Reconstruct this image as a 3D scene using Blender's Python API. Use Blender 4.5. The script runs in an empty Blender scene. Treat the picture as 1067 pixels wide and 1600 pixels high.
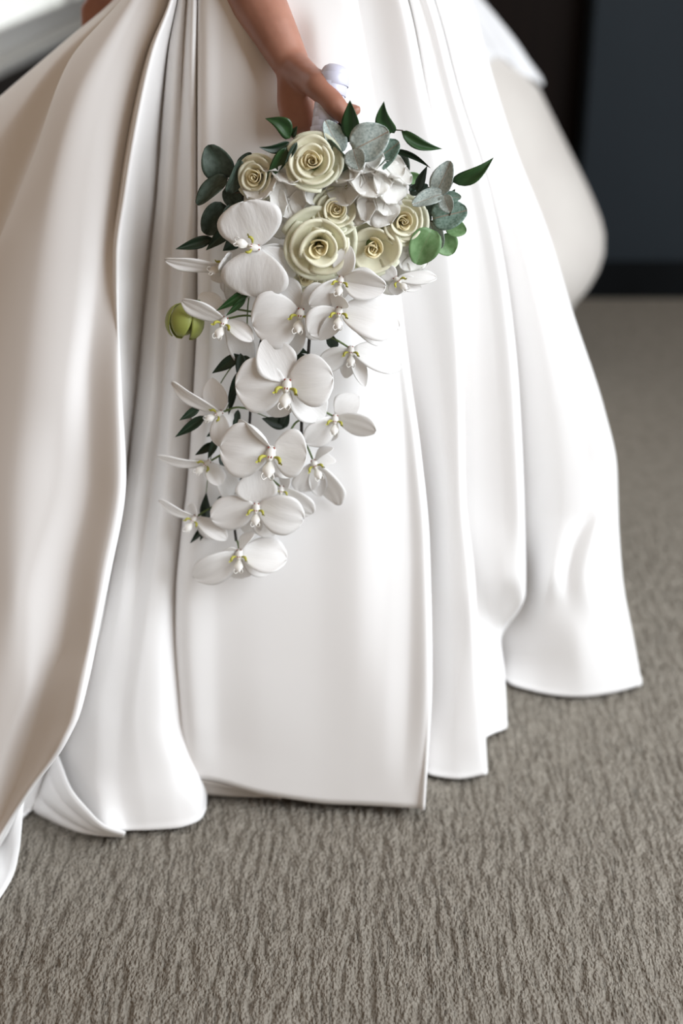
import bpy, bmesh, math, random
import numpy as np
from mathutils import Vector, Matrix
PI = math.pi
D = bpy.data; COL = bpy.context.scene.collection; SC = bpy.context.scene
random.seed(7)

# ---------------------------------------------------------------- camera
PITCH = math.radians(27.0); CAMZ = 1.10; FPX = 2222.0
cd = D.cameras.new('camera'); cam = D.objects.new('camera', cd); COL.objects.link(cam)
cam.location = (0, 0, CAMZ); cam.rotation_euler = (PI/2 - PITCH, 0, 0)
cd.sensor_fit = 'VERTICAL'; cd.sensor_height = 36; cd.lens = 36*FPX/1600.0
cd.dof.use_dof = True; cd.dof.focus_distance = 1.49; cd.dof.aperture_fstop = 2.0
cd.clip_start = 0.05
SC.camera = cam
# ---------------------------------------------------------------- light
SC.view_settings.view_transform = 'Standard'; SC.view_settings.look = 'None'
SC.view_settings.gamma = 1.0; SC.view_settings.use_curve_mapping = False
SC.view_settings.exposure = 0.1
wd = D.worlds.new('world'); SC.world = wd; wd.use_nodes = True
bgn = wd.node_tree.nodes['Background']; bgn.inputs[0].default_value = (0.80, 0.585, 0.41, 1); bgn.inputs[1].default_value = 0.36
def area(name, loc, target, sx, sy, power, col):
    l = D.lights.new(name, 'AREA'); l.shape = 'RECTANGLE'; l.size = sx; l.size_y = sy
    l.energy = power; l.color = col
    o = D.objects.new(name, l); COL.objects.link(o); o.location = loc
    d = Vector(target) - Vector(loc)
    o.rotation_euler = d.to_track_quat('-Z', 'Y').to_euler()
    return o
area('window_light_front', (1.6, 0.45, 1.45), (0.1, 1.5, 0.4), 1.2, 1.6, 48, (0.87, 0.935, 1.0))
area('fill_light_right', (1.75, 1.35, 1.25), (0.2, 1.6, 0.5), 1.5, 1.8, 29, (0.87, 0.94, 1.0))  # added side fill, no window behind it: brightens the skirt's right and centre
area('window_light_left', (-1.9, 2.9, 1.7), (-0.2, 1.6, 0.5), 1.0, 1.2, 8, (0.88, 0.94, 1.0))

# ---------------------------------------------------------------- helpers
CP, SP = math.cos(PITCH), math.sin(PITCH)
def ray(px, py):
    dx = (px-533.5)/FPX; dy = -(py-800.0)/FPX
    return np.array([dx, CP + dy*SP, -SP + dy*CP])
def P(px, py, Y):
    r = ray(px, py); t = Y/r[1]
    return Vector((r[0]*t, Y, CAMZ + r[2]*t))
def mpp(px, py, Y):                         # metres per pixel there
    return (Y/ray(px, py)[1])/FPX
W = {}
def link(o, parent=None, M=None):
    COL.objects.link(o)
    if M is None: M = Matrix.Identity(4)
    W[o] = M.copy()
    if parent is not None:
        o.parent = parent; o.matrix_basis = W[parent].inverted() @ M
    else: o.matrix_basis = M
    return o
def mesh(name, verts, faces, mats, smooth=True, midx=None):
    me = D.meshes.new(name); me.from_pydata([tuple(v) for v in verts], [], faces)
    for m in (mats if isinstance(mats, (list, tuple)) else [mats]): me.materials.append(m)
    if smooth: me.polygons.foreach_set('use_smooth', [True]*len(me.polygons))
    if midx is not None: me.polygons.foreach_set('material_index', midx)
    me.update(); return me
def obj(name, me, parent=None, M=None):
    return link(D.objects.new(name, me), parent, M)
def empty(name, loc):
    o = D.objects.new(name, None); o.empty_display_size = 0.05
    return link(o, None, Matrix.Translation(loc))
def tag(o, label=None, cat=None, group=None, kind=None):
    if label: o['label'] = label
    if cat: o['category'] = cat
    if group: o['group'] = group
    if kind: o['kind'] = kind
    return o
def grid_faces(nu, nv, closed=False, off=0):
    f = []
    for i in range(nu if closed else nu-1):
        for j in range(nv-1):
            a = i*nv+j; b = ((i+1) % nu)*nv+j
            f.append((off+a, off+b, off+b+1, off+a+1))
    return f
def big_mesh(name, V, nu, nv, mats):
    """fast grid mesh from an (nu,nv,3) array"""
    me = D.meshes.new(name); n = nu*nv; idx = np.arange(n).reshape(nu, nv)
    F = np.stack([idx[:-1, :-1], idx[1:, :-1], idx[1:, 1:], idx[:-1, 1:]], -1).reshape(-1, 4)
    me.vertices.add(n); me.vertices.foreach_set('co', V.reshape(-1).astype(np.float32))
    me.loops.add(F.size); me.loops.foreach_set('vertex_index', F.reshape(-1).astype(np.int32))
    me.polygons.add(len(F)); me.polygons.foreach_set('loop_start', np.arange(0, F.size, 4, dtype=np.int32))
    me.polygons.foreach_set('loop_total', np.full(len(F), 4, dtype=np.int32))
    me.polygons.foreach_set('use_smooth', np.ones(len(F), dtype=bool))
    for m in mats: me.materials.append(m)
    me.update(calc_edges=True); me.validate(); return me
def box(name, lo, hi, mat, parent=None, bevel=0.004):
    bm = bmesh.new(); bmesh.ops.create_cube(bm, size=1)
    for v in bm.verts: v.co = Vector([lo[k] + (v.co[k]+.5)*(hi[k]-lo[k]) for k in range(3)])
    if bevel: bmesh.ops.bevel(bm, geom=bm.edges[:], offset=bevel, segments=2, affect='EDGES')
    me = D.meshes.new(name); bm.to_mesh(me); bm.free(); me.materials.append(mat)
    return obj(name, me, parent)
def tube(pts, rad, n=8, caps=True):
    """verts/faces of a tube along points"""
    V = []; F = []; pts = [Vector(p) for p in pts]
    if not isinstance(rad, (list, tuple)): rad = [rad]*len(pts)
    prev = None
    for i, p in enumerate(pts):
        t = (pts[min(i+1, len(pts)-1)] - pts[max(i-1, 0)]).normalized()
        if prev is None: prev = t.orthogonal().normalized()
        a = (prev - t*prev.dot(t)).normalized(); b = t.cross(a); prev = a
        for k in range(n):
            th = 2*PI*k/n; V.append(p + (a*math.cos(th)+b*math.sin(th))*rad[i])
    for i in range(len(pts)-1):
        for k in range(n):
            F.append((i*n+k, i*n+(k+1) % n, (i+1)*n+(k+1) % n, (i+1)*n+k))
    if caps:
        F.append(tuple(range(n))[::-1]); F.append(tuple((len(pts)-1)*n+k for k in range(n)))
    return V, F
def smooth_path(pts, k=6):
    out = []
    pts = [Vector(p) for p in pts]
    for i in range(len(pts)-1):
        p0 = pts[max(i-1, 0)]; p1 = pts[i]; p2 = pts[i+1]; p3 = pts[min(i+2, len(pts)-1)]
        for j in range(k):
            t = j/k
            out.append(0.5*((2*p1)+(p2-p0)*t+(2*p0-5*p1+4*p2-p3)*t*t+(3*p1-p0-3*p2+p3)*t**3))
    out.append(pts[-1]); return out
# ---- materials
def mat(name, col, rough=0.5, **kw):
    m = D.materials.new(name); m.use_nodes = True; nt = m.node_tree
    b = nt.nodes['Principled BSDF']; b.inputs['Base Color'].default_value = (*col, 1)
    b.inputs['Roughness'].default_value = rough
    for k, v in kw.items(): b.inputs[k.replace('_', ' ')].default_value = v
    return m
def N(m, t, **kw):
    n = m.node_tree.nodes.new(t)
    for k, v in kw.items(): setattr(n, k, v)
    return n
def L(m, a, b): m.node_tree.links.new(a, b)
def ramp(m, fac, stops):
    r = N(m, 'ShaderNodeValToRGB'); el = r.color_ramp.elements
    while len(el) < len(stops): el.new(0.5)
    for e, (p, c) in zip(el, stops): e.position = p; e.color = (*c, 1)
    L(m, fac, r.inputs[0]); return r.outputs[0]
def noise_col(m, stops, scale=10, detail=4, coord='Object', stretch=None, bump=0, bscale=None, bdist=0.001):
    b = m.node_tree.nodes['Principled BSDF']; tc = N(m, 'ShaderNodeTexCoord'); src = tc.outputs[coord]
    if stretch:
        mp = N(m, 'ShaderNodeMapping'); mp.inputs['Scale'].default_value = stretch; L(m, src, mp.inputs[0]); src = mp.outputs[0]
    n = N(m, 'ShaderNodeTexNoise'); n.inputs['Scale'].default_value = scale; n.inputs['Detail'].default_value = detail
    L(m, src, n.inputs[0]); L(m, ramp(m, n.outputs[0], stops), b.inputs['Base Color'])
    if bump:
        n2 = N(m, 'ShaderNodeTexNoise'); n2.inputs['Scale'].default_value = bscale or scale; n2.inputs['Detail'].default_value = 3
        L(m, src, n2.inputs[0]); bp = N(m, 'ShaderNodeBump'); bp.inputs['Strength'].default_value = bump
        bp.inputs['Distance'].default_value = bdist; L(m, n2.outputs[0], bp.inputs['Height']); L(m, bp.outputs[0], b.inputs['Normal'])
    return m
def translucent(m, col, f):
    nt = m.node_tree; b = nt.nodes['Principled BSDF']; out = nt.nodes['Material Output']
    t = N(m, 'ShaderNodeBsdfTranslucent'); t.inputs[0].default_value = (*col, 1)
    mx = N(m, 'ShaderNodeMixShader'); mx.inputs[0].default_value = f
    L(m, b.outputs[0], mx.inputs[1]); L(m, t.outputs[0], mx.inputs[2]); L(m, mx.outputs[0], out.inputs[0]); return m

# value noise in numpy
_rng = np.random.RandomState(3); _tab = _rng.rand(512, 512)
def vnoise(x, y, seed=0):
    x = x + seed*37.3; y = y + seed*91.7
    xi = np.floor(x).astype(int); yi = np.floor(y).astype(int); fx = x-xi; fy = y-yi
    fx = fx*fx*(3-2*fx); fy = fy*fy*(3-2*fy); t = lambda a, b: _tab[a % 512, b % 512]
    return (t(xi, yi)*(1-fx)+t(xi+1, yi)*fx)*(1-fy)+(t(xi, yi+1)*(1-fx)+t(xi+1, yi+1)*fx)*fy

# ================================================================ ROOM
M_carpet = mat('loop_pile_carpet', (0.30, 0.27, 0.235), 0.95); M_carpet.node_tree.nodes['Principled BSDF'].inputs['Specular IOR Level'].default_value = 0.1
def carpet_nodes(m):
    b = m.node_tree.nodes['Principled BSDF']; tc = N(m, 'ShaderNodeTexCoord')
    mp = N(m, 'ShaderNodeMapping'); mp.inputs['Scale'].default_value = (1, 0.62, 1); L(m, tc.outputs['Object'], mp.inputs[0])
    v = N(m, 'ShaderNodeTexVoronoi'); v.inputs['Scale'].default_value = 300; L(m, mp.outputs[0], v.inputs[0])
    n = N(m, 'ShaderNodeTexNoise'); n.inputs['Scale'].default_value = 55; n.inputs['Detail'].default_value = 5; L(m, tc.outputs['Object'], n.inputs[0])
    n3 = N(m, 'ShaderNodeTexNoise'); n3.inputs['Scale'].default_value = 300; n3.inputs['Detail'].default_value = 3; L(m, mp.outputs[0], n3.inputs[0])
    add = N(m, 'ShaderNodeMath', operation='MULTIPLY_ADD'); L(m, v.outputs['Distance'], add.inputs[0]); add.inputs[1].default_value = -0.8; L(m, n3.outputs[0], add.inputs[2])
    bp = N(m, 'ShaderNodeBump'); bp.inputs['Strength'].default_value = 0.9; bp.inputs['Distance'].default_value = 0.0045
    L(m, add.outputs[0], bp.inputs['Height']); L(m, bp.outputs[0], b.inputs['Normal'])
    mix = N(m, 'ShaderNodeMath', operation='MULTIPLY_ADD'); L(m, n.outputs[0], mix.inputs[0]); mix.inputs[1].default_value = 0.6
    s = N(m, 'ShaderNodeMath', operation='MULTIPLY'); L(m, n3.outputs[0], s.inputs[0]); s.inputs[1].default_value = 0.4; L(m, s.outputs[0], mix.inputs[2])
    L(m, ramp(m, mix.outputs[0], [(0.30, (0.185, 0.163, 0.133)), (0.52, (0.250, 0.225, 0.189)), (0.72, (0.305, 0.278, 0.236))]), b.inputs['Base Color'])
carpet_nodes(M_carpet)
def build_floor():
    xs = np.concatenate([np.linspace(-5, -0.9, 12), np.arange(-0.86, 0.86, 0.0021), np.linspace(0.9, 3.2, 10)])
    ys = np.concatenate([np.linspace(-3, 1.0, 8), np.arange(1.03, 2.1, 0.0030), np.arange(2.11, 3.4, 0.02), np.linspace(3.5, 7, 10)])
    X, Y = np.meshgrid(xs, ys, indexing='ij')
    wx = (vnoise(X/0.07, Y/0.10, 1)-.5)*0.012 + (vnoise(X/0.02, Y/0.035, 2)-.5)*0.006
    xx = X + wx
    d1 = np.abs(vnoise(xx/0.0066, Y/0.044, 3)-.5)*2; d2 = np.abs(vnoise(xx/0.0056+11, Y/0.026, 5)-.5)*2
    g1 = 1-np.exp(-(d1/.26)**2); g2 = 1-np.exp(-(d2/.20)**2)
    h = 0.0025*g1 + 0.0015*g2 + 0.0016*vnoise(X/0.0042, Y/0.0052, 6)*(.4+.6*g1)
    near = np.clip((2.5-Y)/0.5, 0, 1)*np.clip((Y-1.0)/0.02, 0, 1)*np.clip((0.88-np.abs(X))/0.02, 0, 1)
    Z = -0.006 + h*near + 0.004*(1-near)
    o = obj('floor', big_mesh('floor', np.stack([X, Y, Z], -1), len(xs), len(ys), [M_carpet]))
    tag(o, 'taupe carpet with a streaky ribbed loop pile', None, None, 'structure')
build_floor()

M_blue = noise_col(mat('blue_grey_wall_paint', (0.03, 0.04, 0.05), 0.7, Specular_IOR_Level=0.2), [(0.3, (0.012, 0.017, 0.022)), (0.7, (0.017, 0.023, 0.029))], 2)
M_dwood = noise_col(mat('dark_wood', (0.01, 0.006, 0.004), 0.6, Specular_IOR_Level=0.1), [(0.3, (0.004, 0.002, 0.0013)), (0.7, (0.008, 0.004, 0.0025))], 3, stretch=(14, 14, 1))
M_wallw = noise_col(mat('warm_wall_paint', (0.1, 0.08, 0.065), 0.8), [(0.3, (0.02, 0.016, 0.014)), (0.7, (0.03, 0.024, 0.02))], 3)
M_trim = noise_col(mat('dark_trim', (0.01, 0.011, 0.013), 0.7, Specular_IOR_Level=0.05), [(0.3, (0.004, 0.0045, 0.005)), (0.7, (0.006, 0.007, 0.008))], 4)
M_sill = noise_col(mat('pale_grey_ledge', (0.6, 0.6, 0.58), 0.5), [(0.3, (0.52, 0.52, 0.51)), (0.7, (0.6, 0.6, 0.58))], 4)
M_frame = mat('white_window_frame', (0.75, 0.75, 0.73), 0.4)
tag(box('wall_back', (0.56, 3.31, 0), (3.1, 3.55, 2.6), M_blue), 'blue grey wall behind the bride at the right', kind='structure')
tag(box('baseboard_back', (0.565, 3.295, 0), (3.1, 3.31, 0.09), M_trim), 'dark baseboard under the blue grey wall', kind='structure')
# dark wood door left of the blue wall
dr = box('door_1', (0.08, 3.40, 0), (0.56, 3.45, 2.6), M_dwood); tag(dr, 'dark brown wood door leaf beside the blue grey wall', kind='structure')
for z0, z1 in ((0.15, 0.95), (1.05, 2.4)): box('door_panel', (0.16, 3.385, z0), (0.48, 3.41, z1), M_dwood, dr, 0.012)
tag(box('wall_side', (0.0, 3.33, 0), (0.08, 6.0, 2.6), M_wallw), 'short wall return behind the bride', kind='structure')
# left wall, low with a long window above a ledge
A0 = Vector((-1.30, 1.2)); pA = P(0, 105, 3.5); pB = P(150, 41, 4.25)
dirw = Vector((pB.x-pA.x, pB.y-pA.y)).normalized(); nrm = Vector((dirw.y, -dirw.x))      # into the room
zs = pA.z
def wp(s, n, z): return Vector((pA.x + dirw.x*s + nrm.x*n, pA.y + dirw.y*s + nrm.y*n, z))
def slab(name, s0, s1, n0, n1, z0, z1, m, parent=None):
    V = [wp(s, n, z) for s in (s0, s1) for n in (n0, n1) for z in (z0, z1)]
    F = [(0, 1, 3, 2), (4, 6, 7, 5), (0, 4, 5, 1), (2, 3, 7, 6), (0, 2, 6, 4), (1, 5, 7, 3)]
    return obj(name, mesh(name, V, F, m, False), parent)
S0, S1 = -1.0, 2.4
tag(slab('wall_left', S0, S1, -0.6, -0.02, 0, zs-0.02, M_wallw), 'dark low wall under the bright window', kind='structure')
tag(slab('trim_1', S0, S1, -0.09, 0.0, zs-0.02, zs, M_sill), 'pale grey window ledge at upper left', kind='structure')
wf = slab('window_1', S0, S1, -0.09, -0.06, zs, zs+0.06, M_frame); tag(wf, 'bright window with white frame at upper left', kind='structure')
for s in (S0, 0.7, S1-0.05): slab('window_post', s, s+0.05, -0.09, -0.06, zs+0.06, zs+1.4, M_frame, wf)
slab('window_head', S0, S1, -0.09, -0.06, zs+1.4, zs+1.46, M_frame, wf)
M_pane = D.materials.new('daylit_pane'); M_pane.use_nodes = True
pb = M_pane.node_tree.nodes['Principled BSDF']; pb.inputs['Base Color'].default_value = (0.8, 0.82, 0.8, 1); pb.inputs['Roughness'].default_value = 0.2
tcn = N(M_pane, 'ShaderNodeTexCoord'); nn = N(M_pane, 'ShaderNodeTexNoise'); nn.inputs['Scale'].default_value = 3.0; L(M_pane, tcn.outputs['Object'], nn.inputs[0])
L(M_pane, ramp(M_pane, nn.outputs[0], [(0.3, (0.70, 0.73, 0.68)), (0.6, (0.9, 0.92, 0.9))]), pb.inputs['Emission Color']); pb.inputs['Emission Strength'].default_value = 0.85
slab('window_pane', S0, S1, -0.08, -0.075, zs+0.05, zs+1.42, M_pane, wf)

# ================================================================ CHAIR + THROW
M_cream = noise_col(mat('cream_upholstery', (0.62, 0.58, 0.53), 0.85), [(0.3, (0.60, 0.565, 0.53)), (0.7, (0.68, 0.65, 0.61))], 6, bump=0.2, bscale=400)
M_throw = noise_col(mat('white_cloth', (0.8, 0.8, 0.8), 0.8), [(0.3, (0.80, 0.81, 0.83)), (0.7, (0.86, 0.87, 0.89))], 6, bump=0.2, bscale=300)
M_leg = mat('chair_base_grey', (0.35, 0.33, 0.31), 0.4)
CY = 2.80; cxp = 640
sil = [(-60, 690), (0, 742), (60, 790), (130, 838), (220, 882), (300, 922), (345, 940), (375, 943), (405, 934), (430, 920), (458, 895), (475, 889), (490, 886), (560, 880)]
prof = []
for py, px in sil:
    p = P(px, py, CY); c = P(cxp, py, CY); prof.append((p.z, p.x))
ccx = P(cxp, 300, CY).x
prof.sort()
pz = np.array([a for a, _ in prof]); pr = np.array([b-ccx for _, b in prof])
def crad(z): return float(np.interp(z, pz, pr))
def chair_surface(inset, zlo, zhi_fn, na=64, nz=26, ysc=0.85, cut=None):
    V = []
    for i in range(na):
        a = 2*PI*i/na; top = zhi_fn(a)
        for j in range(nz):
            z = zlo + (top-zlo)*j/(nz-1); r = max(0.02, crad(z)-inset)
            V.append((ccx + r*math.cos(a), CY + r*ysc*math.sin(a), z))
    return V
rim = lambda a: 0.35 + (0.80-0.35)*((1+math.cos(a))/2)**0.6
ch = empty('armchair', (ccx, CY, 0)); tag(ch, 'cream upholstered tub armchair half hidden behind the bride', 'chair')
zb = float(pz[0])
na, nz = 64, 26
Vo = chair_surface(0, zb, rim); Vi = chair_surface(0.07, 0.20, rim)
# rounded rim: outer, inner with top merged
F = grid_faces(na, nz, True) + [tuple(reversed(f)) for f in grid_faces(na, nz, True, na*nz)]
for i in range(na):
    j = (i+1) % na; F.append((i*nz+nz-1, j*nz+nz-1, na*nz+j*nz+nz-1, na*nz+i*nz+nz-1))
me = mesh('shell', Vo+Vi, F, M_cream)
sh = obj('shell', me, ch); bv = sh.modifiers.new('b', 'BEVEL'); bv.width = 0.02; bv.segments = 3; bv.limit_method = 'ANGLE'
V = []; F = []
for j, (rr, zz) in enumerate(((0.01, 0.315), (0.5, 0.32), (0.85, 0.305), (0.97, 0.28), (0.98, 0.24), (0.93, 0.21), (0.01, 0.20))):
    for i in range(48):
        a = 2*PI*i/48; r = (crad(0.27)-0.08)*rr; V.append((ccx+r*math.cos(a), CY+r*0.85*math.sin(a), zz))
for j in range(6):
    for i in range(48): F.append((j*48+i, j*48+(i+1) % 48, (j+1)*48+(i+1) % 48, (j+1)*48+i))
obj('seat_cushion', mesh('seat_cushion', V, F, M_cream), ch)
V, F = tube([(ccx, CY, 0.0), (ccx, CY, 0.015), (ccx, CY, 0.03), (ccx, CY, 0.06), (ccx, CY, zb+0.01)], [0.24, 0.24, 0.2, 0.17, crad(zb)*0.8], 40)
obj('pedestal', mesh('pedestal', V, F, M_leg), ch)
# white cloth over the right/back of the chair
na2, nz2 = 60, 40; V = []
for i in range(na2):
    a = math.radians(-95 + 190*i/(na2-1)); low = 0.615 + 0.015*math.sin(a*7) - (0.015*math.exp(-((a+0.05)/0.16)**2)) + 0.05*abs(a)
    for j in range(nz2):
        t = j/(nz2-1)
        if t < 0.8: z = low + (rim(a)+0.012-low)*(t/0.8); ins = -0.012-0.006*math.sin(a*9+z*14)-0.004*math.sin(a*21)*(1-t)
        else: z = rim(a)+0.012-0.12*((t-0.8)/0.2)**2; ins = -0.012+0.096*min(1, (t-0.8)/0.12)
        r = crad(min(z, rim(a)))-ins; V.append((ccx+r*math.cos(a), CY+r*0.85*math.sin(a), z))
th = obj('throw', mesh('throw', V, grid_faces(na2, nz2), M_throw)); th.modifiers.new('s', 'SOLIDIFY').thickness = 0.006
tag(th, 'white cloth draped over the back of the cream armchair', 'throw')

# ================================================================ BRIDE
bride = empty('person', (-0.10, 1.88, 0.0))
tag(bride, 'bride in an ivory satin gown holding a cascading bouquet in one hand', 'person')
M_skin = mat('skin', (0.44, 0.235, 0.165), 0.45, Subsurface_Weight=0.12)
M_skin.node_tree.nodes['Principled BSDF'].inputs['Subsurface Radius'].default_value = (0.012, 0.004, 0.002)
noise_col(M_skin, [(0.3, (0.30, 0.132, 0.088)), (0.7, (0.38, 0.18, 0.125))], 30, bump=0.12, bscale=260, bdist=0.0006)
M_satin = mat('ivory_satin', (0.80, 0.78, 0.755), 0.52); sb = M_satin.node_tree.nodes['Principled BSDF']
sb.inputs['Sheen Weight'].default_value = 0.15; sb.inputs['Specular IOR Level'].default_value = 0.4
noise_col(M_satin, [(0.3, (0.845, 0.83, 0.82)), (0.7, (0.87, 0.86, 0.853))], 3, bump=0.06, bscale=900, bdist=0.0004)
M_lining = mat('gown_lining', (0.66, 0.62, 0.57), 0.6); noise_col(M_lining, [(0.3, (0.50, 0.46, 0.42)), (0.7, (0.56, 0.52, 0.48))], 5)

# body as overlapping tapered limbs, fused by a voxel remesh into one continuous skin
def limb(bm, a, b, ra, rb, n=14):
    a = Vector(a); b = Vector(b); V, F = tube([a, b], [ra, rb], n)
    vs = [bm.verts.new(v) for v in V]
    for f in F: bm.faces.new([vs[k] for k in f])
    for c, r in ((a, ra), (b, rb)):
        bmesh.ops.create_icosphere(bm, subdivisions=2, radius=r, matrix=Matrix.Translation(c))
def chain(bm, pts):
    for i in range(len(pts)-1): limb(bm, pts[i][0], pts[i+1][0], pts[i][1], pts[i+1][1])
bm = bmesh.new()
bx, by = -0.10, 1.88
def ell(c, r):
    bmesh.ops.create_uvsphere(bm, u_segments=20, v_segments=14, radius=1, matrix=Matrix.Translation(c) @ Matrix.Diagonal((*r, 1)))
ell((bx, by, 0.93), (0.15, 0.14, 0.15)); ell((bx, by, 1.08), (0.115, 0.11, 0.17)); ell((bx, by, 1.28), (0.12, 0.15, 0.17))
chain(bm, [((bx, by, 1.36), .055), ((bx+.01, by, 1.50), .05)]); ell((bx+.04, by, 1.60), (0.095, 0.078, 0.12))
for s in (-1, 1):                                   # legs and feet
    chain(bm, [((bx, by+s*.08, .88), .085), ((bx+.02, by+s*.08, .50), .055), ((bx-.02, by+s*.08, .10), .036), ((bx+.10, by+s*.08, .035), .028)])
# near arm: shoulder, elbow, wrist
wr = P(455, 100, 1.580)
chain(bm, [((bx, by-.17, 1.36), .048), (P(352, -165, 1.675), .040), (P(372, -90, 1.65), .0385), (P(402, 0, 1.625), .0305), (P(428, 48, 1.60), .0255), (wr, .0205)])
# palm + back of the hand
kn = [P(484, 198, 1.535), P(465, 199, 1.541), P(452, 184, 1.548), P(446, 164, 1.556)]
for k, r in zip(kn, (.0115, .0118, .011, .010)): chain(bm, [(wr, .0165), (k.lerp(wr, .45), .0125), (k, r)])
chain(bm, [(P(462, 118, 1.575), .019), (P(474, 168, 1.562), .017)])
fing = [ [(502, 214, 1.552), (524, 203, 1.562), (533, 188, 1.552)], [(486, 208, 1.572), (518, 196, 1.583), (539, 182, 1.566)],
         [(474, 194, 1.585), (512, 180, 1.594), (545, 172, 1.574)], [(468, 172, 1.588), (510, 166, 1.594), (556, 172, 1.572)] ]
for k, f, r in zip(kn, fing, (.0098, .0102, .0098, .0085)):
    q = [P(*a) for a in f]; chain(bm, [(k, r+.0008), (q[0], r), (q[1], r*.93), (q[2], r*.8)])
chain(bm, [(P(462, 106, 1.570), .0175), (P(484, 124, 1.540), .0150), (P(498, 134, 1.522), .0160), (P(514, 153, 1.508), .0125), (P(524, 165, 1.500), .0122), (P(543, 186, 1.492), .0092)])
# far arm, hand gathering the skirt at the hip
fh = P(160, -4, 1.93)
chain(bm, [((bx, by+.17, 1.36), .048), ((bx-.14, by+.24, 1.12), .038), ((fh.x-.01, fh.y, fh.z+.10), .024), (fh, .021)])
for k in range(4):
    a = fh + Vector((-.018+.012*k, -.012, -.012)); chain(bm, [(a, .0095), (a+Vector((0, -.012, -.030)), .0085), (a+Vector((.004, .006, -.045)), .0075)])
chain(bm, [(fh+Vector((.015, -.01, 0)), .011), (fh+Vector((.032, -.02, -.022)), .009)])
me = D.meshes.new('body'); bm.to_mesh(me); bm.free(); me.materials.append(M_skin)
body = obj('body', me, bride)
rm = body.modifiers.new('r', 'REMESH'); rm.mode = 'VOXEL'; rm.voxel_size = 0.0034; rm.use_smooth_shade = True
smm = body.modifiers.new('s', 'SMOOTH'); smm.factor = 0.6; smm.iterations = 5

# ---- gown
ZT = 0.97
def col_points(c, nv=150):
    """column: dict(hem=(px,py,z), Yt, pts=[(py,px,off)...]) -> nv world points from the waist to the hem"""
    hx, hy, hz = c['hem']; r = ray(hx, hy); t = (hz-CAMZ)/r[2]; Yh = r[1]*t; Yt = c['Yt']
    pts = sorted(c['pts']); py = [p[0] for p in pts]; px = [p[1] for p in pts]; of = [p[2] for p in pts]
    of.append(0.0 if 'hoff' not in c else c['hoff']); py.append(hy); px.append(hx)
    out = []
    v = np.linspace(0, 1, nv)**1.0; yy = py[0] + v*(hy-py[0])
    xx = pchip(py, px, yy); oo = pchip(py, of, yy); p = c.get('p', 1.0)
    oo = np.asarray(oo)*np.interp(yy, [0, 300, 750], [c.get('tk', 1.0), c.get('tk', 1.0), 1.0])
    for k in range(nv):
        rr = ray(xx[k], yy[k]); Y = Yh + (Yt-Yh)*max(0.0, 1-(yy[k]-py[0])/(hy-py[0]))
        for _ in range(12):
            z = CAMZ + rr[2]*Y/rr[1]; q = min(max((z-hz)/(ZT-hz), 0), 1.2)
            Y = 0.5*Y + 0.5*(Yh + (Yt-Yh)*q**p)
        Y += oo[k] + c.get('sw', 0)*min(1, max(0, (yy[k]+60)/300))*min(1, max(0, (hy-60-yy[k])/350)); tt = Y/rr[1]
        out.append((rr[0]*tt, Y, max(CAMZ+rr[2]*tt, 0.004)))
    return np.array(out)
def pchip(x, y, q):
    x = np.array(x, float); y = np.array(y, float); h = np.diff(x); d = np.diff(y)/h; m = np.zeros_like(y)
    for i in range(1, len(x)-1):
        if d[i-1]*d[i] > 0:
            w1 = 2*h[i]+h[i-1]; w2 = h[i]+2*h[i-1]; m[i] = (w1+w2)/(w1/d[i-1]+w2/d[i])
    m[0] = d[0]; m[-1] = d[-1]
    k = np.clip(np.searchsorted(x, q)-1, 0, len(x)-2); t = (q-x[k])/h[k]
    return ((2*t**3-3*t**2+1)*y[k]+(t**3-2*t**2+t)*h[k]*m[k]+(-2*t**3+3*t**2)*y[k+1]+(t**3-t**2)*h[k]*m[k+1])
def C(hem, Yt, *pts, **kw):
    full = []
    for p in pts: full.append((p[0], p[1], p[2] if len(p) > 2 else kw.get('o', 0.0)))
    kw.pop('o', None); return dict(hem=hem, Yt=Yt, pts=full, **kw)
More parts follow.
